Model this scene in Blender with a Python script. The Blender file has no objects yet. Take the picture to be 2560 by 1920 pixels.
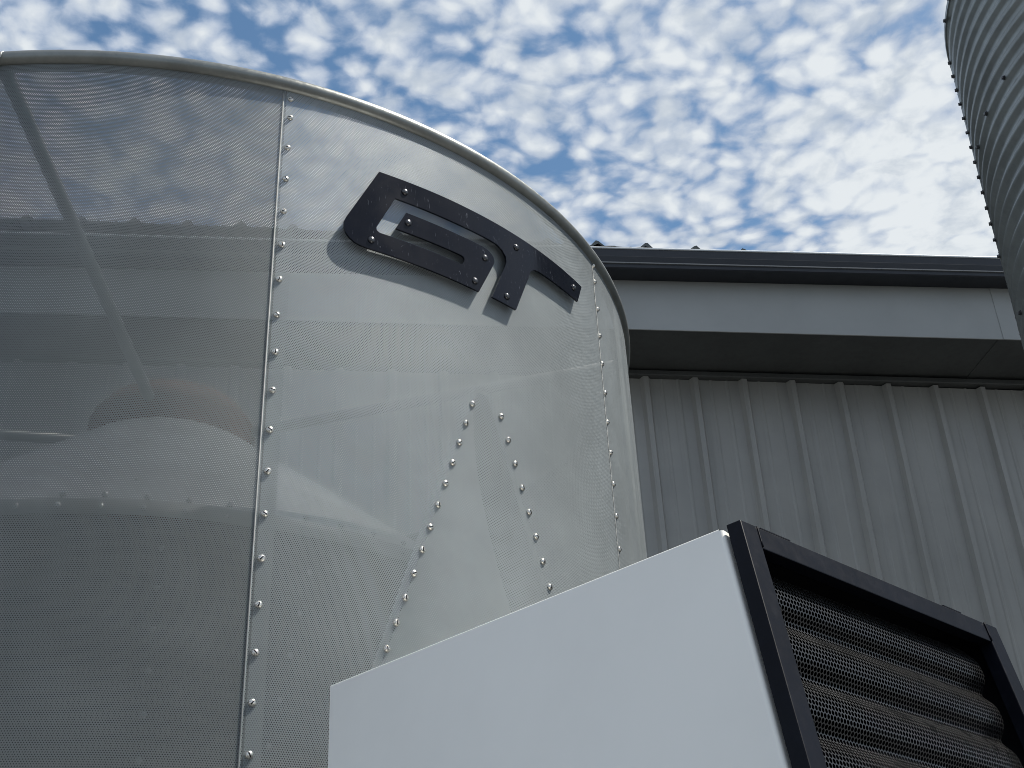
import bpy, bmesh, math, random
from math import sin, cos, pi, radians as rad
from mathutils import Vector, Matrix
random.seed(7)
sc = bpy.context.scene
COL = sc.collection

# ------------------------------------------------------------------ camera
CAMZ = 1.6
cam_d = bpy.data.cameras.new('camera'); cam = bpy.data.objects.new('camera', cam_d); COL.objects.link(cam)
cam_d.sensor_width = 36; cam_d.lens = 45.0; cam_d.clip_end = 3000; cam_d.clip_start = 0.05
A = ((0.998843552, -0.0480786635, 0.0), (0.0246245781, 0.511580382, 0.858882497), (-0.0412939226, -0.857889244, 0.512172683))
cam.matrix_world = Matrix(((A[0][0], -A[0][1], -A[0][2], 0), (A[1][0], -A[1][1], -A[1][2], 0),
                           (A[2][0], -A[2][1], -A[2][2], CAMZ), (0, 0, 0, 1)))
sc.camera = cam
sc.render.resolution_x = 1024; sc.render.resolution_y = 768
sc.render.engine = 'CYCLES'
sc.cycles.transparent_max_bounces = 32
sc.cycles.max_bounces = 8
sc.cycles.pixel_filter_type = 'BLACKMAN_HARRIS'; sc.cycles.filter_width = 0.9
sc.view_settings.view_transform = 'Standard'; sc.view_settings.look = 'None'
sc.view_settings.exposure = 0.34; sc.view_settings.gamma = 1.0

# ------------------------------------------------------------------ sun + sky
SUN_AZ, SUN_EL = rad(92), rad(61)
sd = Vector((sin(SUN_AZ)*cos(SUN_EL), cos(SUN_AZ)*cos(SUN_EL), sin(SUN_EL)))
sun_d = bpy.data.lights.new('sun', 'SUN'); sun_d.energy = 5.0; sun_d.angle = rad(0.5); sun_d.color = (1.0, 0.95, 0.87)
sun = bpy.data.objects.new('sun', sun_d); COL.objects.link(sun)
sun.rotation_euler = sd.to_track_quat('Z', 'Y').to_euler()

class NT:
    """tiny node-tree helper"""
    def __init__(s, tree): s.t = tree; s.n = tree.nodes; s.l = tree.links
    def node(s, typ, **kw):
        n = s.n.new(typ)
        for k, v in kw.items(): setattr(n, k, v)
        return n
    def put(s, sock, v):
        if isinstance(v, bpy.types.NodeSocket): s.l.new(v, sock)
        else: sock.default_value = v
    def m(s, op, a, b=None, c=None, clamp=False):
        n = s.n.new('ShaderNodeMath'); n.operation = op; n.use_clamp = clamp
        s.put(n.inputs[0], a)
        if b is not None: s.put(n.inputs[1], b)
        if c is not None: s.put(n.inputs[2], c)
        return n.outputs[0]
    def v(s, op, a, b=None, scale=None):
        n = s.n.new('ShaderNodeVectorMath'); n.operation = op
        s.put(n.inputs[0], a)
        if b is not None: s.put(n.inputs[1], b)
        if scale is not None: s.put(n.inputs[3], scale)
        return n.outputs[1] if op in ('LENGTH', 'DOT_PRODUCT', 'DISTANCE') else n.outputs[0]
    def noise(s, vec, scale, detail=4, rough=.5, dist=0.0, out=0):
        n = s.n.new('ShaderNodeTexNoise'); s.put(n.inputs['Vector'], vec)
        n.inputs['Scale'].default_value = scale; n.inputs['Detail'].default_value = detail
        n.inputs['Roughness'].default_value = rough; n.inputs['Distortion'].default_value = dist
        return n.outputs[out]
    def smooth(s, x, a, b, lo=0., hi=1.):
        n = s.n.new('ShaderNodeMapRange'); n.interpolation_type = 'SMOOTHSTEP'
        s.put(n.inputs[0], x); n.inputs[1].default_value = a; n.inputs[2].default_value = b
        n.inputs[3].default_value = lo; n.inputs[4].default_value = hi
        return n.outputs[0]
    def mix(s, f, a, b):
        n = s.n.new('ShaderNodeMix'); n.data_type = 'RGBA'
        s.put(n.inputs[0], f); s.put(n.inputs[6], a); s.put(n.inputs[7], b)
        return n.outputs[2]

world = bpy.data.worlds.new('World'); sc.world = world; world.use_nodes = True
w = NT(world.node_tree); w.n.clear()
sky = w.node('ShaderNodeTexSky', sky_type='NISHITA', sun_disc=False, sun_elevation=SUN_EL, sun_rotation=SUN_AZ, air_density=1.0, dust_density=0.6, ozone_density=1.0)
bg1 = w.node('ShaderNodeBackground'); bg1.inputs[1].default_value = 0.10
tint = w.node('ShaderNodeVectorMath', operation='MULTIPLY'); w.l.new(sky.outputs[0], tint.inputs[0]); tint.inputs[1].default_value = (.86, 1.06, 1.08)
w.l.new(tint.outputs[0], bg1.inputs[0])
tc = w.node('ShaderNodeTexCoord'); dirv = tc.outputs['Generated']
sep = w.node('ShaderNodeSeparateXYZ'); w.l.new(dirv, sep.inputs[0])
zc = w.m('MAXIMUM', sep.outputs[2], 0.06)
px = w.m('DIVIDE', sep.outputs[0], zc); py = w.m('DIVIDE', sep.outputs[1], zc)
cmb = w.node('ShaderNodeCombineXYZ'); w.l.new(px, cmb.inputs[0]); w.l.new(py, cmb.inputs[1]); P = cmb.outputs[0]
# warp
wn = w.noise(P, 9.0, 3, .5, out=1)
Pw = w.v('ADD', P, w.v('SCALE', w.v('SUBTRACT', wn, (.5, .5, .5)), scale=.06))
vor = w.node('ShaderNodeTexVoronoi', feature='SMOOTH_F1'); w.l.new(Pw, vor.inputs['Vector'])
vor.inputs['Scale'].default_value = 31.0; vor.inputs['Smoothness'].default_value = .5; vor.inputs['Randomness'].default_value = 1.0
puff = w.m('SUBTRACT', 1.0, w.m('MULTIPLY', vor.outputs['Distance'], 1.25))
fine = w.noise(Pw, 44.0, 7, .60)
med = w.noise(P, 9.0, 5, .55)
cov = w.noise(P, 2.2, 3, .5)
def bump(d, r, amt):
    dist = w.v('DISTANCE', dirv, d)
    return w.smooth(dist, 0.0, r, amt, 0.0)
vor2 = w.node('ShaderNodeTexVoronoi', feature='SMOOTH_F1'); w.l.new(Pw, vor2.inputs['Vector'])
vor2.inputs['Scale'].default_value = 62.0; vor2.inputs['Smoothness'].default_value = .4
puff2 = w.m('SUBTRACT', .5, vor2.outputs['Distance'])
dens = w.m('MULTIPLY', w.m('SUBTRACT', puff, .42), 1.25)
dens = w.m('ADD', dens, w.m('MULTIPLY', puff2, .42))
dens = w.m('ADD', dens, w.m('MULTIPLY', w.m('SUBTRACT', fine, .5), .85))
dens = w.m('ADD', dens, w.m('MULTIPLY', w.m('SUBTRACT', med, .5), .70))
dens = w.m('ADD', dens, w.m('MULTIPLY', w.m('SUBTRACT', cov, .5), .9))
dens = w.m('ADD', dens, .62)
for d, r, a in (((.296, .734, .612), .15, .55), ((.335, .75, .57), .12, .32), ((.114, .723, .682), .20, .16),
                ((-.176, .685, .707), .16, -.16), ((.06, .757, .651), .10, -.22), ((-.318, .643, .696), .15, -.10),
                ((.167, .769, .618), .09, -.14)):
    dens = w.m('ADD', dens, bump(d, r, a))
mask = w.smooth(dens, -.12, .58)
shade = w.smooth(dens, .20, 1.25)
tex2 = w.noise(Pw, 13.0, 5, .6)
ccol = w.mix(shade, (.31, .38, .50, 1), (.62, .655, .68, 1))
ccol = w.mix(w.smooth(tex2, .46, .72, 0, .6), ccol, (.34, .40, .48, 1))
bg2 = w.node('ShaderNodeBackground'); w.l.new(ccol, bg2.inputs[0]); bg2.inputs[1].default_value = 1.0
mx = w.node('ShaderNodeMixShader'); w.l.new(mask, mx.inputs[0]); w.l.new(bg1.outputs[0], mx.inputs[1]); w.l.new(bg2.outputs[0], mx.inputs[2])
wo = w.node('ShaderNodeOutputWorld'); w.l.new(mx.outputs[0], wo.inputs[0])

# ------------------------------------------------------------------ materials
def mat(name, build):
    m = bpy.data.materials.new(name); m.use_nodes = True
    t = NT(m.node_tree); t.n.clear()
    out = t.node('ShaderNodeOutputMaterial'); p = t.node('ShaderNodeBsdfPrincipled')
    t.l.new(p.outputs[0], out.inputs[0])
    build(t, p, out)
    return m
def bump_to(t, p, h, strength, dist=.01):
    b = t.node('ShaderNodeBump'); b.inputs['Strength'].default_value = strength; b.inputs['Distance'].default_value = dist
    t.l.new(h, b.inputs['Height']); t.l.new(b.outputs[0], p.inputs['Normal'])
def painted(name, col, rough=.45, var=.12, metal=0.0, nscale=6.0, bumpy=.03, dust=None, spec=.5):
    def f(t, p, out):
        tcn = t.node('ShaderNodeTexCoord').outputs['Object']
        n = t.noise(tcn, nscale, 6, .6); n2 = t.noise(tcn, nscale*9, 3, .6)
        a = tuple(c*(1-var) for c in col)+(1,); b = tuple(min(1, c*(1+var)) for c in col)+(1,)
        c = t.mix(t.smooth(n, .3, .7), a, b)
        if dust: c = t.mix(t.smooth(n2, .5, .85, 0, dust[1]), c, tuple(dust[0])+(1,))
        t.put(p.inputs['Base Color'], c); p.inputs['Metallic'].default_value = metal
        t.put(p.inputs['Roughness'], t.smooth(n2, .2, .8, rough-.06, rough+.08))
        p.inputs['Specular IOR Level'].default_value = spec
        bump_to(t, p, n, bumpy, .02)
    return mat(name, f)
M_galv = painted('galvanized_tube', (.22, .228, .215), .36, .14, .75, 14, .02, ((.30, .30, .27), .5))
M_galvd = painted('dull_galvanized', (.17, .18, .178), .6, .12, .1, 14, .05)
M_galvp = painted('galvanized_plate', (.46, .48, .49), .5, .15, .6, 14, .05)
M_screw = painted('zinc_screw', (.62, .60, .55), .25, .1, .95, 120, .0)
M_hub = painted('rusty_iron', (.055, .024, .015), .85, .4, 0, 18, .2, None, .15)
M_black = painted('black_powder_coat', (.004, .005, .009), .40, .2, 0, 9, .04, ((.012, .014, .022), .4), .10)
M_blackin = painted('matt_black_lining', (.006, .006, .008), .9, .2, 0, 9, .0, None, .1)
M_boltd = painted('dark_bolt_metal', (.09, .09, .095), .25, .1, .9, 120, .0)
M_white = painted('grey_white_powder_coat', (.88, .865, .82), .42, .03, 0, 3, .015)
M_wall = painted('grey_ribbed_siding', (.36, .362, .35), .40, .09, 0, 1.6, .02, None, .5)
def f_wall(t, p, out):
    tcn = t.node('ShaderNodeTexCoord').outputs['Object']
    st = t.noise(t.v('MULTIPLY', tcn, (9, 9, .35)), 3, 5, .6); n = t.noise(tcn, 1.3, 5, .6); f2 = t.noise(tcn, 30, 4, .6)
    c = t.mix(t.smooth(n, .3, .7), (.32, .317, .30, 1), (.38, .373, .35, 1))
    c = t.mix(t.smooth(st, .52, .75, 0, .5), c, (.25, .25, .235, 1)); c = t.mix(t.smooth(f2, .62, .8, 0, .3), c, (.22, .22, .21, 1))
    t.put(p.inputs['Base Color'], c); t.put(p.inputs['Roughness'], t.smooth(st, .3, .7, .30, .48)); bump_to(t, p, n, .08, .03)
M_wall = mat('grey_ribbed_siding', f_wall)
M_fascia = painted('grey_fascia_paint', (.36, .37, .362), .45, .05, 0, 2.2, .02, None, .4)
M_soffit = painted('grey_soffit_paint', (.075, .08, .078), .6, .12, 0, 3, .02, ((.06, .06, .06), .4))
M_gut = painted('charcoal_gutter_paint', (.026, .029, .036), .42, .06, 0, 1.5, .0, None, .35)
M_gutlip = painted('bright_gutter_lip', (.55, .58, .60), .35, .06, .3, 3, .01)
M_roof = painted('dark_roof_sheet', (.10, .11, .11), .45, .2, .2, 5, .03)
M_binm = painted('galvanized_corrugated', (.27, .29, .285), .36, .16, .6, 5, .03, ((.22, .25, .26), .5))
def f_ground(t, p, out):
    tcn = t.node('ShaderNodeTexCoord').outputs['Object']
    n = t.noise(tcn, 3, 8, .6); n2 = t.noise(tcn, 60, 4, .6)
    c = t.mix(t.smooth(n, .3, .7), (.085, .088, .09, 1), (.12, .122, .122, 1)); c = t.mix(t.smooth(n2, .4, .7, 0, .5), c, (.06, .06, .06, 1))
    t.put(p.inputs['Base Color'], c); p.inputs['Roughness'].default_value = .9; bump_to(t, p, n2, .4, .02)
M_ground = mat('gravel_yard', f_ground)

def perforated(name, col, pitch, hole, rough=.42, metal=.6, stretch=1.0, var=.12, spec=.22):
    """sheet with real see-through holes on a staggered grid; UV is in metres"""
    def f(t, p, out):
        uv = t.node('ShaderNodeUVMap').outputs[0]
        s = t.node('ShaderNodeSeparateXYZ'); t.l.new(uv, s.inputs[0])
        u = t.m('DIVIDE', s.outputs[0], pitch); v = t.m('DIVIDE', s.outputs[1], pitch*1.7320508*stretch)
        def lat(off):
            a = t.m('SUBTRACT', t.m('FRACT', t.m('ADD', u, off+100)), .5)
            b = t.m('MULTIPLY', t.m('SUBTRACT', t.m('FRACT', t.m('ADD', v, off+100)), .5), 1.7320508)
            return t.m('SQRT', t.m('ADD', t.m('MULTIPLY', a, a), t.m('MULTIPLY', b, b)))
        d = t.m('MINIMUM', lat(0.0), lat(0.5))
        solid = t.m('GREATER_THAN', d, hole)
        tcn = t.node('ShaderNodeTexCoord').outputs['Object']
        n = t.noise(tcn, 3.5, 5, .6); n2 = t.noise(tcn, 40, 3, .6)
        a = tuple(c*(1-var) for c in col)+(1,); b = tuple(min(1, c*(1+var)) for c in col)+(1,)
        c = t.mix(t.smooth(n, .3, .7), a, b)
        t.put(p.inputs['Base Color'], c); p.inputs['Metallic'].default_value = metal; p.inputs['Specular IOR Level'].default_value = spec
        t.put(p.inputs['Roughness'], t.smooth(n2, .2, .8, rough-.05, rough+.08))
        bump_to(t, p, n, .03, .02)
        tr = t.node('ShaderNodeBsdfTransparent'); mxn = t.node('ShaderNodeMixShader')
        t.l.new(solid, mxn.inputs[0]); t.l.new(tr.outputs[0], mxn.inputs[1]); t.l.new(p.outputs[0], mxn.inputs[2])
        t.l.new(mxn.outputs[0], out.inputs[0])
    return mat(name, f)
M_perf = perforated('perforated_galvanized', (.262, .288, .297), .0035, .315, .45, .22)
M_perf_shade = perforated('perforated_galvanized_shaded', (.17, .185, .186), .0035, .288, .45, .22)  # same sheet darkened: shade of the left panel put into the colour
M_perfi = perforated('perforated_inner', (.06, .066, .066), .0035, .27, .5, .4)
M_mesh = perforated('black_expanded_mesh', (.06, .06, .06), .0053, .405, .28, .6, 1.2, .12, .4)

# ------------------------------------------------------------------ mesh helpers
def mkobj(name, verts, faces, m, parent=None, smooth=False, uvs=None, loc=None):
    me = bpy.data.meshes.new(name); me.from_pydata([tuple(v) for v in verts], [], faces); me.update()
    if smooth: me.polygons.foreach_set('use_smooth', [True]*len(me.polygons))
    if uvs:
        ul = me.uv_layers.new(name='UVMap')
        for lp in me.loops: ul.data[lp.index].uv = uvs[lp.vertex_index]
    me.materials.append(m)
    o = bpy.data.objects.new(name, me); COL.objects.link(o)
    if parent: o.parent = parent
    if loc: o.location = loc
    return o
def empty(name, loc, label, cat, rot=None):
    o = bpy.data.objects.new(name, None); COL.objects.link(o); o.location = loc; o.empty_display_size = .2
    if rot is not None: o.rotation_euler = rot
    o['label'] = label; o['category'] = cat
    return o
def tube(pts, r, n=12, closed=False, caps=True):
    V = []; F = []; N = len(pts); pts = [Vector(p) for p in pts]
    for i, p in enumerate(pts):
        a = pts[(i-1) % N] if (closed or i > 0) else p; b = pts[(i+1) % N] if (closed or i < N-1) else p
        t = (b-a).normalized(); up = Vector((0, 0, 1)) if abs(t.z) < .9 else Vector((1, 0, 0))
        s = t.cross(up).normalized(); q = s.cross(t)
        for k in range(n):
            an = 2*pi*k/n; V.append(p+s*cos(an)*r+q*sin(an)*r)
    M = N if closed else N-1
    for i in range(M):
        j = (i+1) % N
        for k in range(n):
            l = (k+1) % n; F.append((i*n+k, i*n+l, j*n+l, j*n+k))
    if not closed and caps:
        F.append(tuple(range(n))[::-1]); F.append(tuple((N-1)*n+k for k in range(n)))
    return V, F
def lathe(prof, n=48):
    V = []; F = []
    for (r, z) in prof:
        for k in range(n):
            a = 2*pi*k/n; V.append((r*sin(a), -r*cos(a), z))
    for i in range(len(prof)-1):
        for k in range(n):
            l = (k+1) % n; F.append((i*n+k, i*n+l, (i+1)*n+l, (i+1)*n+k))
    return V, F
def extrude_profile(fn, prof, s0, s1, closed=False, segs=1):
    """prof: list of (out,z); swept along s"""
    V = []; F = []; n = len(prof)
    for i in range(segs+1):
        s = s0+(s1-s0)*i/segs
        for (o, z_) in prof: V.append(fn(s, o, z_))
    for i in range(segs):
        for k in range(n if closed else n-1):
            l = (k+1) % n; F.append((i*n+k, (i+1)*n+k, (i+1)*n+l, i*n+l))
    if closed: F.append(tuple(range(n))); F.append(tuple(segs*n+k for k in range(n))[::-1])
    return V, F
def join(*vf):
    V = []; F = []
    for v, f in vf:
        b = len(V); V += list(v); F += [tuple(i+b for i in q) for q in f]
    return V, F
def skewbox(O, a, b, c, ra, rb, rc):
    V = [O+a*x+b*y+c*z_ for x in ra for y in rb for z_ in rc]
    return V, [(0, 1, 3, 2), (4, 6, 7, 5), (0, 4, 5, 1), (2, 3, 7, 6), (0, 2, 6, 4), (1, 5, 7, 3)]
def bevel_obj(o, wd, seg=2):
    md = o.modifiers.new('bevel', 'BEVEL'); md.width = wd; md.segments = seg; md.limit_method = 'ANGLE'; md.angle_limit = rad(30)
    return o
def recalc(o):
    bm = bmesh.new(); bm.from_mesh(o.data); bmesh.ops.recalc_face_normals(bm, faces=bm.faces); bm.to_mesh(o.data); bm.free()
    return o

# ------------------------------------------------------------------ ground
g = mkobj('ground', [(-400, -400, 0), (400, -400, 0), (400, 400, 0), (-400, 400, 0)], [(0, 1, 2, 3)], M_ground)
g['kind'] = 'structure'

# ------------------------------------------------------------------ shed behind
YAW = rad(7.8)
T = Vector((cos(YAW), sin(YAW), 0)); Nn = Vector((sin(YAW), -cos(YAW), 0)); W0 = Vector((.853, 6.923, 0))
shed = empty('metal_shed', W0, 'long grey ribbed metal shed with eave and charcoal gutter behind the bins', 'building', (0, 0, YAW))
def B(s, o, z_): return (s, -o, z_)         # local: x along the wall, -y out towards the yard
S0, S1 = -9.0, 9.0
def ribs(s0, s1, pitch, phase, depth, minor=.004, top=.030, base=.066):
    """sheet profile: list of (s, out)"""
    L = [(s0, 0)]
    i = math.ceil((s0-phase+base)/pitch)
    while phase+i*pitch+base < s1:
        c = phase+i*pitch
        L += [(c-base/2, 0), (c-top/2, depth), (c+top/2, depth), (c+base/2, 0)]
        for q in (1/3, 2/3):
            m_ = c+pitch*q
            if m_+.02 < s1: L += [(m_-.013, 0), (m_-.004, minor), (m_+.004, minor), (m_+.013, 0)]
        i += 1
    L.append((s1, 0))
    return L
pr = ribs(S0, S1, .3168, -.018, .034)
V = []; F = []
zs = [0, 2, 4, 5.725]
for zz in zs:
    for (s, o) in pr: V.append(B(s, o, zz + (0 if zz < 5 else -.013*max(min(s, 3), -3)+.0)))
n = len(pr)
for i in range(len(zs)-1):
    for k in range(n-1): F.append((i*n+k, i*n+k+1, (i+1)*n+k+1, (i+1)*n+k))
mkobj('ribbed_wall', V, F, M_wall, shed)
# trim strip under the soffit
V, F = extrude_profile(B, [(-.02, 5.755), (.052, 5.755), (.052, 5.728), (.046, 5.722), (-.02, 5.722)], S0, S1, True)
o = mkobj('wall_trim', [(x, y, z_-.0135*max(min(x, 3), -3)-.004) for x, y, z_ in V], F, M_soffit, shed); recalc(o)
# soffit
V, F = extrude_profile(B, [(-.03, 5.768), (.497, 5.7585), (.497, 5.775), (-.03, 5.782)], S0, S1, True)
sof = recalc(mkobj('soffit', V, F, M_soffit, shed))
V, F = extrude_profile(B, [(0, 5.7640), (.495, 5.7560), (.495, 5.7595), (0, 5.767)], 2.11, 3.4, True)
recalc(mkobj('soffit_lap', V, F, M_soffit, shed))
# fascia
V, F = extrude_profile(B, [(.499, 5.752), (.508, 5.752), (.508, 6.20), (.499, 6.20)], S0, S1, True)
fas = bevel_obj(recalc(mkobj('fascia', V, F, M_fascia, shed)), .002)
V, F = extrude_profile(B, [(.509, 5.7505), (.5115, 5.7505), (.5115, 6.14), (.509, 6.14)], 2.138, 4.6, True)
recalc(mkobj('fascia_lap', V, F, M_fascia, shed))
V, F = extrude_profile(B, [(.509, 5.7505), (.5115, 5.7505), (.5115, 6.14), (.509, 6.14)], S0, -3.0, True)
recalc(mkobj('fascia_lap', V, F, M_fascia, shed))
# gutter, fixed with a slight fall
def G(s, o, z_): return (s, -o, z_+.0112*max(min(s, 4), -6))
V, F = extrude_profile(G, [(.512, 6.108), (.636, 6.104), (.642, 6.110), (.642, 6.150), (.650, 6.185), (.650, 6.238),
                           (.644, 6.238), (.644, 6.19), (.636, 6.155), (.634, 6.115), (.518, 6.115), (.518, 6.235), (.512, 6.235)], S0, S1, True, 6)
gut = recalc(mkobj('gutter', V, F, M_gut, shed))
V, F = extrude_profile(G, [(.630, 6.2385), (.653, 6.2385), (.6555, 6.2425), (.6555, 6.2495), (.6525, 6.2525), (.630, 6.2525)], S0, S1, True, 6)
bevel_obj(recalc(mkobj('gutter_lip', V, F, M_gutlip, gut)), .0015)
V, F = extrude_profile(G, [(.6422, 6.1340), (.6500, 6.1365), (.6500, 6.1440), (.6422, 6.1465)], S0, S1, True, 6)
recalc(mkobj('gutter_bead', V, F, painted('gutter_bead_paint', (.11, .12, .13), .3, .05, 0, 3, .01), gut))
# roof sheet: ribs run up the slope, its ragged edge peeks over the gutter
pr = ribs(S0, S1, .3055, -3.127, .036, .006, .016, .085)
V = []; F = []
def roofz(s): return 6.290 - .023*(max(s, -2.4)+.26)
for (o, dz) in ((.60, -.012), (.605, 0), (-6, 1.1), (-12, 0)):
    for k, (s, h) in enumerate(pr):
        jig = random.uniform(-.004, .004) if dz <= 0 and o > 0 else 0
        V.append((s, -o, roofz(s)+h*(1 if dz > -.01 else .75)+dz+jig))
n = len(pr)
for i in range(3):
    for k in range(n-1): F.append((i*n+k, i*n+k+1, (i+1)*n+k+1, (i+1)*n+k))
mkobj('roof', V, F, M_roof, shed)
V = [(S0, 0, 0), (S0, 12, 0), (S0, 12, 6.2), (S0, 6, 7.3), (S0, -.5, 6.2), (S0, 0, 5.75), (S1, 0, 0), (S1, 12, 0), (S1, 12, 6.2), (S1, 6, 7.3), (S1, -.5, 6.2), (S1, 0, 5.75)]
mkobj('end_wall', V[:6], [(0, 1, 2, 3, 4, 5)], M_wall, shed); mkobj('end_wall', V[6:], [(5, 4, 3, 2, 1, 0)], M_wall, shed)
mkobj('back_wall', [(S0, 12, 0), (S1, 12, 0), (S1, 12, 6.2), (S0, 12, 6.2)], [(0, 1, 2, 3)], M_wall, shed)

# ------------------------------------------------------------------ perforated dryer
C0 = Vector((-.8432, 2.7574, 0)); RS = 1.129; ZT = 3.285; ZB = .75
dry = empty('grain_dryer', C0, 'round perforated galvanized metal drum with dark GT letters bolted on', 'grain dryer')
def Q(th, r, z_): return Vector((r*sin(th), -r*cos(th), z_))
def cyl_sheet(r, t0, t1, z0, z1, step=rad(1.5), nz=1):
    n = max(2, int(abs(t1-t0)/step)+1); V = []; F = []; UV = []
    for j in range(nz+1):
        z_ = z0+(z1-z0)*j/nz
        for i in range(n+1):
            t = t0+(t1-t0)*i/n; V.append(Q(t, r, z_)); UV.append((t*RS, z_))
    for j in range(nz):
        for i in range(n):
            a = j*(n+1)+i; F.append((a, a+1, a+n+2, a+n+1))
    return V, F, UV
def shell(name, r, t0, t1, z0, z1, m, parent, thick=.0011):
    V, F, UV = cyl_sheet(r, t0, t1, z0, z1)
    V2, F2, UV2 = cyl_sheet(r-thick, t0, t1, z0, z1)
    b = len(V); return mkobj(name, V+V2, F+[tuple(i+b for i in f)[::-1] for f in F2], m, parent, True, UV+UV2)
seams = [rad(23.88+42.3*k) for k in range(-1, 7)]
edges = seams+[seams[0]+2*pi]
for k in range(len(edges)-1):
    t0, t1 = edges[k], edges[k+1]
    lap = .026/RS
    shell('perforated_panel', RS+.0012, t0-.004, t1+.001, ZB, ZT, M_perf_shade if k in (0, 3, 6) else M_perf, dry)
    V, F, UV = cyl_sheet(RS-.0016, t0, t0+lap, ZB, ZT-.004)
    UV = [(a+.0011, b+.0007) for a, b in UV]
    mkobj('seam_strip', V, F, M_perf_shade, dry, True, UV)
    V, F = join(tube([Q(t0-.0042, RS+.0018, ZB), Q(t0-.0042, RS+.0018, ZT-.004)], .0014 if k != 2 else .0006, 8))
    mkobj('seam_edge', V, F, M_galvd, dry, True)
V, F = tube([Q(2*pi*i/220-.02, 1.1258, 3.2885) for i in range(220)], .0165, 16, True)
rim = mkobj('top_rim', V, F, M_galv, dry, True)
# inner channel behind the rim and a joint with a bent tube end
V, F = lathe([(RS-.012, ZT-.010), (RS-.020, ZT-.010), (RS-.020, ZT+.012), (RS-.012, ZT+.012)], 160)
mkobj('rim_channel', V, F, M_galv, dry, True)
tj = rad(-1.55)
V, F = tube([Q(tj, 1.1265, 3.2895), Q(tj+.004, 1.1265, 3.2895)], .0162, 16)
mkobj('rim_collar', V, F, M_galvp, dry, True)
V, F = tube([Q(tj-.002, RS+.020, ZT+.006), Q(tj-.010, RS+.012, ZT-.012), Q(tj-.016, RS+.012, ZT-.03), Q(tj-.021, RS+.012, ZT-.07), Q(tj-.026, RS+.010, ZT-.12), Q(tj-.03, RS+.010, ZB)], .0085, 12)
mkobj('corner_tube', V, F, M_galv, dry, True)
# inner plenum
RI = .872; ZI = 2.55
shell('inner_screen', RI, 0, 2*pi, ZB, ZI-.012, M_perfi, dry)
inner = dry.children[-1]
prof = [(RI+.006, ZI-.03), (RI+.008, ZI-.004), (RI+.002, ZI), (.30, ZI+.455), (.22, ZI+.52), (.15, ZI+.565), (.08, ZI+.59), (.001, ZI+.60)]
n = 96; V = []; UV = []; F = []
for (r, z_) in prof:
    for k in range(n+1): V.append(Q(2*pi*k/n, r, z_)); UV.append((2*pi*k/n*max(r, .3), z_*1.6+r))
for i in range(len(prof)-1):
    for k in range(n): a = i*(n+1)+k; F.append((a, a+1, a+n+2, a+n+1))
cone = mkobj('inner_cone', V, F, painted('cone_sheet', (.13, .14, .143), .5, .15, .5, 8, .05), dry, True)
V, F = lathe([(.0, 2.98), (.20, 2.98), (.20, 3.15), (.195, 3.165), (.165, 3.205), (.13, 3.228), (.06, 3.246), (.001, 3.25)], 40)
hub = mkobj('bearing_hub', V, F, M_hub, dry)
for k in range(4):
    a = rad(-1.3+90*k); p0 = Q(a, RS-.014, 3.272); p1 = Q(a, .16, 3.135)
    V, F = tube([p0, p1], .0135, 14); mkobj('brace', V, F, M_galvd, dry, True)
    V, F = join(tube([p0+Vector((0, 0, .012)), p1+Vector((0, 0, .012))], .004, 6))
# round-headed slotted screws
def screw_mesh(r=.0060, h=.0042, slot=True):
    V = []; F = []; n = 14
    prof = [(r, 0), (r*.97, h*.35), (r*.8, h*.72), (r*.5, h*.93), (r*.001, h)]
    for (a, b) in prof:
        for k in range(n): V.append((a*cos(2*pi*k/n), a*sin(2*pi*k/n), b))
    for i in range(len(prof)-1):
        for k in range(n): l = (k+1) % n; F.append((i*n+k, i*n+l, (i+1)*n+l, (i+1)*n+k))
    if slot:
        b = len(V); wdt = r*.13
        V += [(-r*.86, -wdt, h*.55), (r*.86, -wdt, h*.55), (r*.86, wdt, h*.55), (-r*.86, wdt, h*.55),
              (-r*.5, -wdt, h*1.03), (r*.5, -wdt, h*1.03), (r*.5, wdt, h*1.03), (-r*.5, wdt, h*1.03)]
        F += [(b, b+1, b+5, b+4), (b+2, b+3, b+7, b+6), (b+4, b+5, b+6, b+7), (b+1, b+2, b+6, b+5), (b+3, b, b+4, b+7)]
    return V, F, len(prof), n
V, F, _, _ = screw_mesh()
me = bpy.data.meshes.new('screw'); me.from_pydata(V, [], F); me.update(); me.materials.append(M_screw); me.materials.append(M_blackin)
for p in me.polygons:
    p.use_smooth = p.index < len(F)-5
    if p.index >= len(F)-5: p.material_index = 1
V, F, _, _ = screw_mesh(.0058, .004, False)
me2 = bpy.data.meshes.new('rivet'); me2.from_pydata(V, [], F); me2.update(); me2.materials.append(painted('bright_rivet', (.85, .85, .82), .18, .05, .8, 120, .0))
for p in me2.polygons: p.use_smooth = True
def stud(name, mesh, th, r, z_, parent, sc_=1.0):
    o = bpy.data.objects.new(name, mesh); COL.objects.link(o); o.parent = parent
    X = Vector((cos(th), sin(th), 0)); Y = Vector((0, 0, 1)); Zv = Vector((sin(th), -cos(th), 0))
    roll = random.uniform(0, pi); X2 = X*cos(roll)+Y*sin(roll); Y2 = -X*sin(roll)+Y*cos(roll)
    Rm = Matrix((X2, Y2, Zv)).transposed().to_4x4()
    o.matrix_local = Matrix.Translation(Q(th, r, z_)) @ Rm @ Matrix.Scale(sc_, 4)
    return o
for i, z_ in enumerate([3.255]+[3.211-.0714*k for k in range(20)]): stud('screw', me, rad(24.32+random.uniform(-.05, .05)), RS+.0013, z_, dry, random.uniform(.95, 1.05))
for i, z_ in enumerate([3.268]+[3.223-.0704*k for k in range(13)]): stud('screw', me, rad(66.35+random.uniform(-.08, .08)), RS+.0013, z_, dry, .95)
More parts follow.
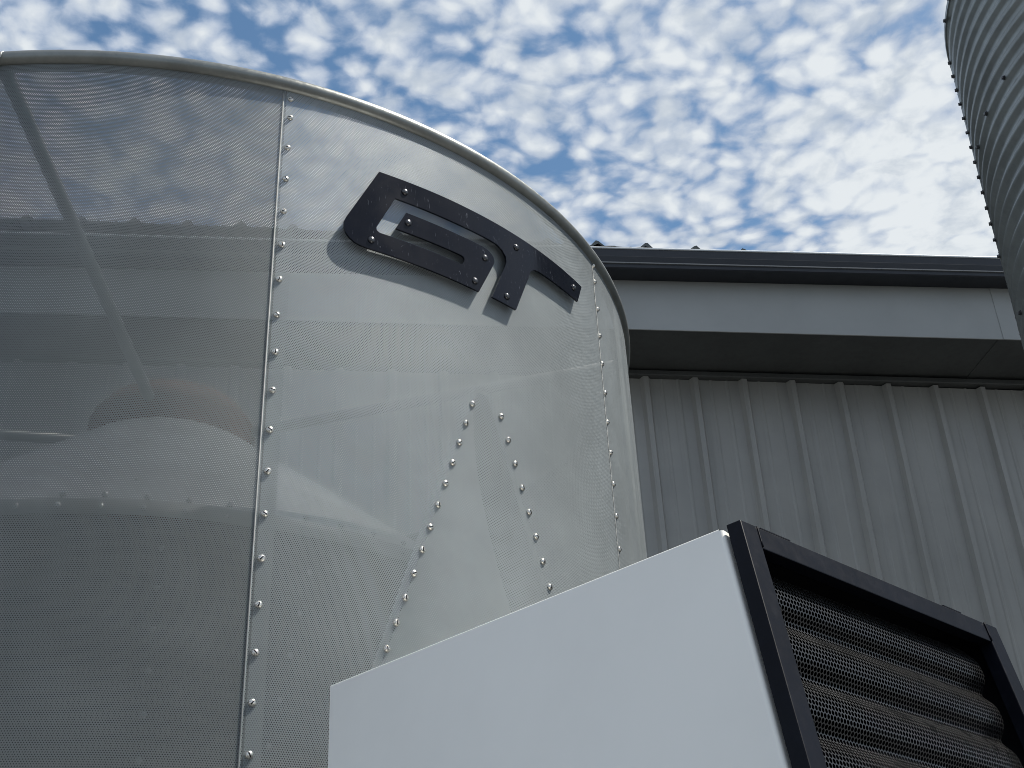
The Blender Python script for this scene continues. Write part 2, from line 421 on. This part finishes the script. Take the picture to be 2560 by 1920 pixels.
for i in range(13): stud('screw', me, rad(43.1-.79*i), RS+.0013, 2.715-.043*i, dry)
for i in range(9): stud('screw', me, rad(46.6+.775*i), RS+.0013, 2.715-.0419*i, dry)
for i in range(12): stud('rivet', me2, rad(1.5+4.43*i), RI+.008, 2.533, inner)
for i in range(11): stud('rivet', me2, rad(6.2+4.43*i), RI+.004, 2.555, inner)
for i in range(7): stud('rivet', me2, rad(17.1), RI+.001, 2.466-.069*i, inner)
for i in range(7): stud('rivet', me2, rad(33.5-.03*i*30), RI+.001, 2.455-.075*i, inner)
for r_, z_ in ((.75, 2.645), (.66, 2.712), (.57, 2.778), (.48, 2.845), (.40, 2.905)): stud('rivet', me2, rad(13), r_, z_, inner)
# peaked air inlet passage between the outer and inner screens
def wl(k): return rad(43.9-.79*k), 2.755-.043*k
def wr(k): return rad(45.6+.775*k), 2.755-.0419*k
V = []; F = []
for k in range(0, 34):
    a, z_ = wl(k); V += [Q(a, RS-.003, z_), Q(a, RS-.035, z_+.001)]
for k in range(33): F.append((2*k, 2*k+1, 2*k+3, 2*k+2))
b = len(V)
for k in range(0, 34):
    a, z_ = wr(k); V += [Q(a, RS-.003, z_), Q(a, RS-.035, z_+.001)]
for k in range(33): F.append((b+2*k, b+2*k+2, b+2*k+3, b+2*k+1))
F.append((0, b, b+1, 1))
mkobj('inlet_duct', V, F, M_galvp, dry, False)
# plates added behind the screen: its lit and shaded patches put into their colour
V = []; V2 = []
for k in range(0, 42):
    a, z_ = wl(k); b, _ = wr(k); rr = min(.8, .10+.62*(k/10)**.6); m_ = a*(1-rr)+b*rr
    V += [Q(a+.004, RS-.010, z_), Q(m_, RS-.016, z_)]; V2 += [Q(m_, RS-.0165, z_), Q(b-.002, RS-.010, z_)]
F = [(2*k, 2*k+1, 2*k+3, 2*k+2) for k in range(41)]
mkobj('lit_backing', V, F, painted('lit_backing_sheet', (.27, .285, .30), .4, .2, .3, 10, .1), dry, True)
mkobj('shade_backing', V2, F, M_blackin, dry, True)
# floor and skirt
V, F = lathe([(.001, ZB-.03), (RS+.02, ZB-.03), (RS+.02, ZB+.03), (.001, ZB+.03)], 96); mkobj('floor_pan', V, F, M_galvp, dry)
V, F = lathe([(.001, .02), (.62, .02), (.62, ZB-.03), (.001, ZB-.03)], 48); mkobj('base_skirt', V, F, M_galvp, dry)

# GT letters: one curved plate held off the screen by bolts
def arc(cx, cz, r, a0, a1, n=7): return [(cx+r*cos(rad(a0+(a1-a0)*i/n)), cz+r*sin(rad(a0+(a1-a0)*i/n))) for i in range(n+1)]
poly = [(-.243, 3.133), (-.304, 3.008)] + [(-.308, 2.997), (-.308, 2.985), (-.304, 2.974), (-.297, 2.965), (-.287, 2.958), (-.276, 2.955), (-.262, 2.9535)] + \
       [(-.026, 2.9515), (.014, 3.031), (.0165, 3.040), (.014, 3.049), (.007, 3.056), (-.004, 3.0595), (-.016, 3.0605), (-.187, 3.0605), (-.2085, 3.0165),
        (-.067, 3.0160), (-.061, 3.0145), (-.0585, 3.010), (-.060, 3.003), (-.064, 2.9965), (-.070, 2.9948), (-.240, 2.9948), (-.246, 2.9985), (-.2465, 3.005),
        (-.2095, 3.0845), (.008, 3.0860), (.026, 3.0845), (.040, 3.078), (.0485, 3.067), (.0495, 3.055), (.045, 3.042), (.0065, 2.954), (.070, 2.954),
        (.118, 3.062), (.123, 3.071), (.131, 3.0785), (.142, 3.082), (.155, 3.0830), (.2885, 3.0870), (.3125, 3.1375)]
bm = bmesh.new()
vs = [bm.verts.new((a, 0, b)) for a, b in poly]; bm.faces.new(vs)
s = -.30
while s < .31:
    bmesh.ops.bisect_plane(bm, geom=bm.verts[:]+bm.edges[:]+bm.faces[:], plane_co=(s, 0, 0), plane_no=(1, 0, 0)); s += .012
bmesh.ops.triangulate(bm, faces=[f for f in bm.faces if len(f.verts) > 4])
r = bmesh.ops.extrude_face_region(bm, geom=bm.faces[:])
for v in r['geom']:
    if isinstance(v, bmesh.types.BMVert): v.co.y = -.0035
RL = RS+.0125
for v in bm.verts:
    th = rad(45)+v.co.x/(RS+.014); co = Q(th, RL-v.co.y, v.co.z); v.co = co
bmesh.ops.recalc_face_normals(bm, faces=bm.faces)
me_ = bpy.data.meshes.new('letter_plate'); bm.to_mesh(me_); bm.free()
def f_let(t, p, out):
    tcn = t.node('ShaderNodeTexCoord').outputs['Object']
    sc2 = t.v('MULTIPLY', tcn, (40, 40, 12)); n = t.noise(sc2, 3, 4, .7, 2.0); n3 = t.noise(tcn, 9, 4, .6)
    scr = t.smooth(n, .63, .68, 0, .4)
    t.put(p.inputs['Base Color'], t.mix(scr, (.0025, .003, .007, 1), (.12, .13, .15, 1)))
    t.put(p.inputs['Roughness'], t.smooth(n3, .3, .7, .10, .20)); p.inputs['Specular IOR Level'].default_value = .22
M_let = mat('gloss_black_plate', f_let)
me_.materials.append(M_let)
plate = bpy.data.objects.new('letter_plate', me_); COL.objects.link(plate); plate.parent = dry
V, F, _, _ = screw_mesh(.0068, .0045, False)
me3 = bpy.data.meshes.new('letter_bolt'); me3.from_pydata(V, [], F); me3.update(); me3.materials.append(M_boltd)
for p in me3.polygons: p.use_smooth = True
for (a, b) in ((-.190, 3.107), (-.256, 2.973), (-.183, 3.039), (-.008, 3.036), (-.035, 2.971), (.080, 3.105), (.046, 2.973), (.275, 3.114)):
    th = rad(45)+a/(RS+.014)
    bo = stud('bolt', me3, th, RL+.0034, b, plate)
    V, F = tube([Q(th, RS, b), Q(th, RL, b)], .0045, 8); mkobj('standoff', V, F, M_galvp, plate, True)

# ------------------------------------------------------------------ fan box in front
OB = Vector((.2178, 1.1559, .5219+CAMZ))
d1 = Vector((-.721, .693, 0)).normalized(); d2 = Vector((.7108, .7034, 0)).normalized(); e = Vector((-.04832, .28831, .95632))
boxo = empty('fan_housing', OB, 'pale grey sheet metal housing with black framed mesh intake', 'machine housing')
Z0 = Vector((0, 0, 0)); BOT = -1.55
n1 = d1.cross(e).normalized(); n1 = n1 if n1.y < 0 else -n1      # faces the viewer on the white side
n2 = d2.cross(e).normalized(); n2 = n2 if n2.y < 0 else -n2
# white side panel with a rounded, returned front edge and folded top
R_ = .0045; cx, ce = .0225+R_, -.0030
prof = []
for i in range(7):                     # (a along d1, n depth along -n1) rounded bend
    an = pi/2*i/6; prof.append((cx-R_*sin(an), R_-R_*cos(an)))
path = [(.652, 0)]+[(a, dn) for a, dn in prof]+[(.0225, .022)]
zz = [-.0035, BOT]
V = []; F = []
for (a, dn) in path:
    V += [d1*a-n1*dn+e*(-.0035), d1*a-n1*dn+e*BOT]
for i in range(len(path)-1): F.append((2*i, 2*i+1, 2*i+3, 2*i+2))
for q in range(5):                      # rounded top fold
    an = pi/2*q/4; b = len(V); rr_ = .003
    if q < 4:
        a2 = pi/2*(q+1)/4
        V += [d1*.652-n1*(rr_-rr_*cos(an))+e*(-.0035+rr_*sin(an)), d1*cx-n1*(rr_-rr_*cos(an))+e*(-.0035+rr_*sin(an)),
              d1*cx-n1*(rr_-rr_*cos(a2))+e*(-.0035+rr_*sin(a2)), d1*.652-n1*(rr_-rr_*cos(a2))+e*(-.0035+rr_*sin(a2))]
    else:
        V += [d1*.652-n1*rr_+e*(-.0035+rr_), d1*cx-n1*rr_+e*(-.0035+rr_), d1*cx-n1*.025+e*(-.0035+rr_), d1*.652-n1*.025+e*(-.0035+rr_)]
    F.append((b, b+1, b+2, b+3))
b = len(V)                              # left fold
V += [d1*.652+e*-.0035, d1*.652+e*BOT, d1*.652-n1*.02+e*BOT, d1*.652-n1*.02+e*-.0035]; F.append((b, b+1, b+2, b+3))
wp = recalc(mkobj('side_panel', V, F, M_white, boxo, False))
for p in wp.data.polygons: p.use_smooth = 1 <= p.index <= 7
# main body (far side, top, back) a little below the panel edge
D2L = .506
V = [d1*a+d2*b_+e*c_ for a in (.028, .648) for b_ in (.024, .50) for c_ in (-.007, BOT)]
F = [(4, 5, 7, 6), (2, 6, 7, 3), (0, 4, 6, 2)]
mkobj('body', V, F, M_white, boxo)
# black frame: posts and rails of square tube
fr = []
def bar(nm, ra, rb, rc):
    V, F = skewbox(Z0, d1, d2, e, ra, rb, rc); o = recalc(mkobj(nm, V, F, M_black, boxo)); bevel_obj(o, .0012); return o
bar('frame_post', (0, .0175), (0, .0268), (BOT, 0))
bar('frame_post', (0, .0175), (.4755, .5057), (BOT, 0))
bar('frame_rail', (0.0006, .0175), (.0270, .4753), (-.0285, -.0004))
bar('frame_rail', (0.0006, .0175), (.0270, .4753), (BOT, BOT+.03))
# weld beads at the corner joints
for bb in (.0269, .4754):
    V, F = tube([d2*bb-d1*.0002+e*t_ for t_ in (-.027, -.02, -.012, -.004, -.0006)], .0011, 6); mkobj('weld_bead', V, F, M_black, boxo, True)
for b0, b1 in ((.035, .085), (.385, .425)):
    V, F = skewbox(Z0, d1, d2, e, (.001, .012), (b0, b1), (.0, .0016)); recalc(mkobj('weld_bead', V, F, M_black, boxo))
# dark throat behind the frame
V = [d1*a+d2*b_+e*c_ for a in (.019, .26) for b_ in (.012, .499) for c_ in (-.012, BOT+.02)]
F = [(4, 6, 7, 5), (0, 4, 5, 1), (2, 3, 7, 6), (0, 2, 6, 4), (1, 5, 7, 3)]
recalc(mkobj('throat_lining', V, F, M_blackin, boxo))
# wavy expanded-metal guard, waves stacked down the opening
V = []; UV = []; F = []; NB = 60; b0, b1 = .022, .492
zlist = [-.034-.0035*i for i in range(150)]
per = .062; arc_ = 0; last = None
for j, c_ in enumerate(zlist):
    ph = (c_+.034)/per*2*pi; ph = ph+.55*sin(ph)
    dep = .027+.0058*cos(ph)
    if last is not None: arc_ += math.hypot(c_-last[0], dep-last[1])
    last = (c_, dep)
    for i in range(NB+1):
        q = b0+(b1-b0)*i/NB
        endc = max(0, (q-(b1-.03))/.03); dd = dep+.03*endc**2
        V.append(d2*q+d1*dd+e*c_); UV.append((q, arc_))
for j in range(len(zlist)-1):
    for i in range(NB): a = j*(NB+1)+i; F.append((a, a+1, a+NB+2, a+NB+1))
mkobj('intake_mesh', V, F, M_mesh, boxo, True, UV)

# ------------------------------------------------------------------ corrugated bin at right
binm = Matrix(((.99864157, -.02824781, .04378446), (.02668719, .9990016, .03582723), (-.04475279, -.03461008, .99839838))).to_4x4()
binm.translation = Vector((3.09991, 4.03708, -.28081+CAMZ))
bino = empty('corrugated_bin', (0, 0, 0), 'tall round corrugated metal bin cut by the right edge of view', 'grain bin')
bino.matrix_world = binm
RB = 1.171; HB = 4.8; PB = .090
segs = 8; z0 = -1.45; nz = int((HB-z0)/PB*segs); na = 160; V = []; F = []
for j in range(nz+1):
    z_ = z0+(HB-z0)*j/nz; ph = 2*pi*(z_-HB)/PB
    k_ = cos(ph); r = RB-.012+.012*(2*((k_+1)/2)**1.7-1)
    for i in range(na):
        a = 2*pi*i/na; V.append((r*sin(a), -r*cos(a), z_))
for j in range(nz):
    for i in range(na):
        l = (i+1) % na; F.append((j*na+i, j*na+l, (j+1)*na+l, (j+1)*na+i))
body = mkobj('corrugated_wall', V, F, M_binm, bino, True)
V, F = lathe([(RB-.026, HB-.012), (RB+.002, HB-.010), (RB+.003, HB+.012), (.25, HB+.50), (.25, HB+.57), (.001, HB+.60)], 120)
mkobj('bin_roof', V, F, M_binm, bino, False)
# sheet overlap: vertical seam strip following the outline
V = []; F = []; t0, t1 = rad(-121), rad(-118.6)
for j in range(nz+1):
    z_ = z0+(HB-z0)*j/nz; ph = 2*pi*(z_-HB)/PB; k_ = cos(ph); r = RB-.012+.012*(2*((k_+1)/2)**1.7-1)+.002
    for t_ in (t0, t1): V.append((r*sin(t_), -r*cos(t_), z_))
for j in range(nz): F.append((2*j, 2*j+1, 2*j+3, 2*j+2))
mkobj('sheet_lap', V, F, M_binm, bino, True)
# hex bolts
V = []; F = []; r_ = .0095
for (rr, hh) in ((.013, 0), (.013, .003), (r_, .003), (r_, .010), (r_*.8, .012)):
    for k in range(6): V.append((rr*cos(pi*k/3), rr*sin(pi*k/3), hh))
for i in range(4):
    for k in range(6): l = (k+1) % 6; F.append((i*6+k, i*6+l, (i+1)*6+l, (i+1)*6+k))
F.append(tuple(24+k for k in range(6)))
meb = bpy.data.meshes.new('hex_bolt'); meb.from_pydata(V, [], F); meb.update(); meb.materials.append(M_boltd)
def bbolt(deg, h):
    z_ = HB-round((HB-h)/PB)*PB
    return stud('bolt', meb, rad(deg), RB-.001, z_, bino, .9)
for deg, h in ((-62.2, 4.0), (-72.4, 4.0), (-82.6, 4.0), (-92.8, 4.0), (-103.0, 4.0), (-113.2, 4.0), (-103.9, 3.11), (-93.7, 3.11), (-83.5, 3.11)): bbolt(deg, h)
for k in range(14): bbolt(-112.0-.15*k, HB-PB*(1+k))
for k in range(5): stud('bolt', meb, rad(-76-6.5*k), RB+.004, HB-.012, bino, .9)
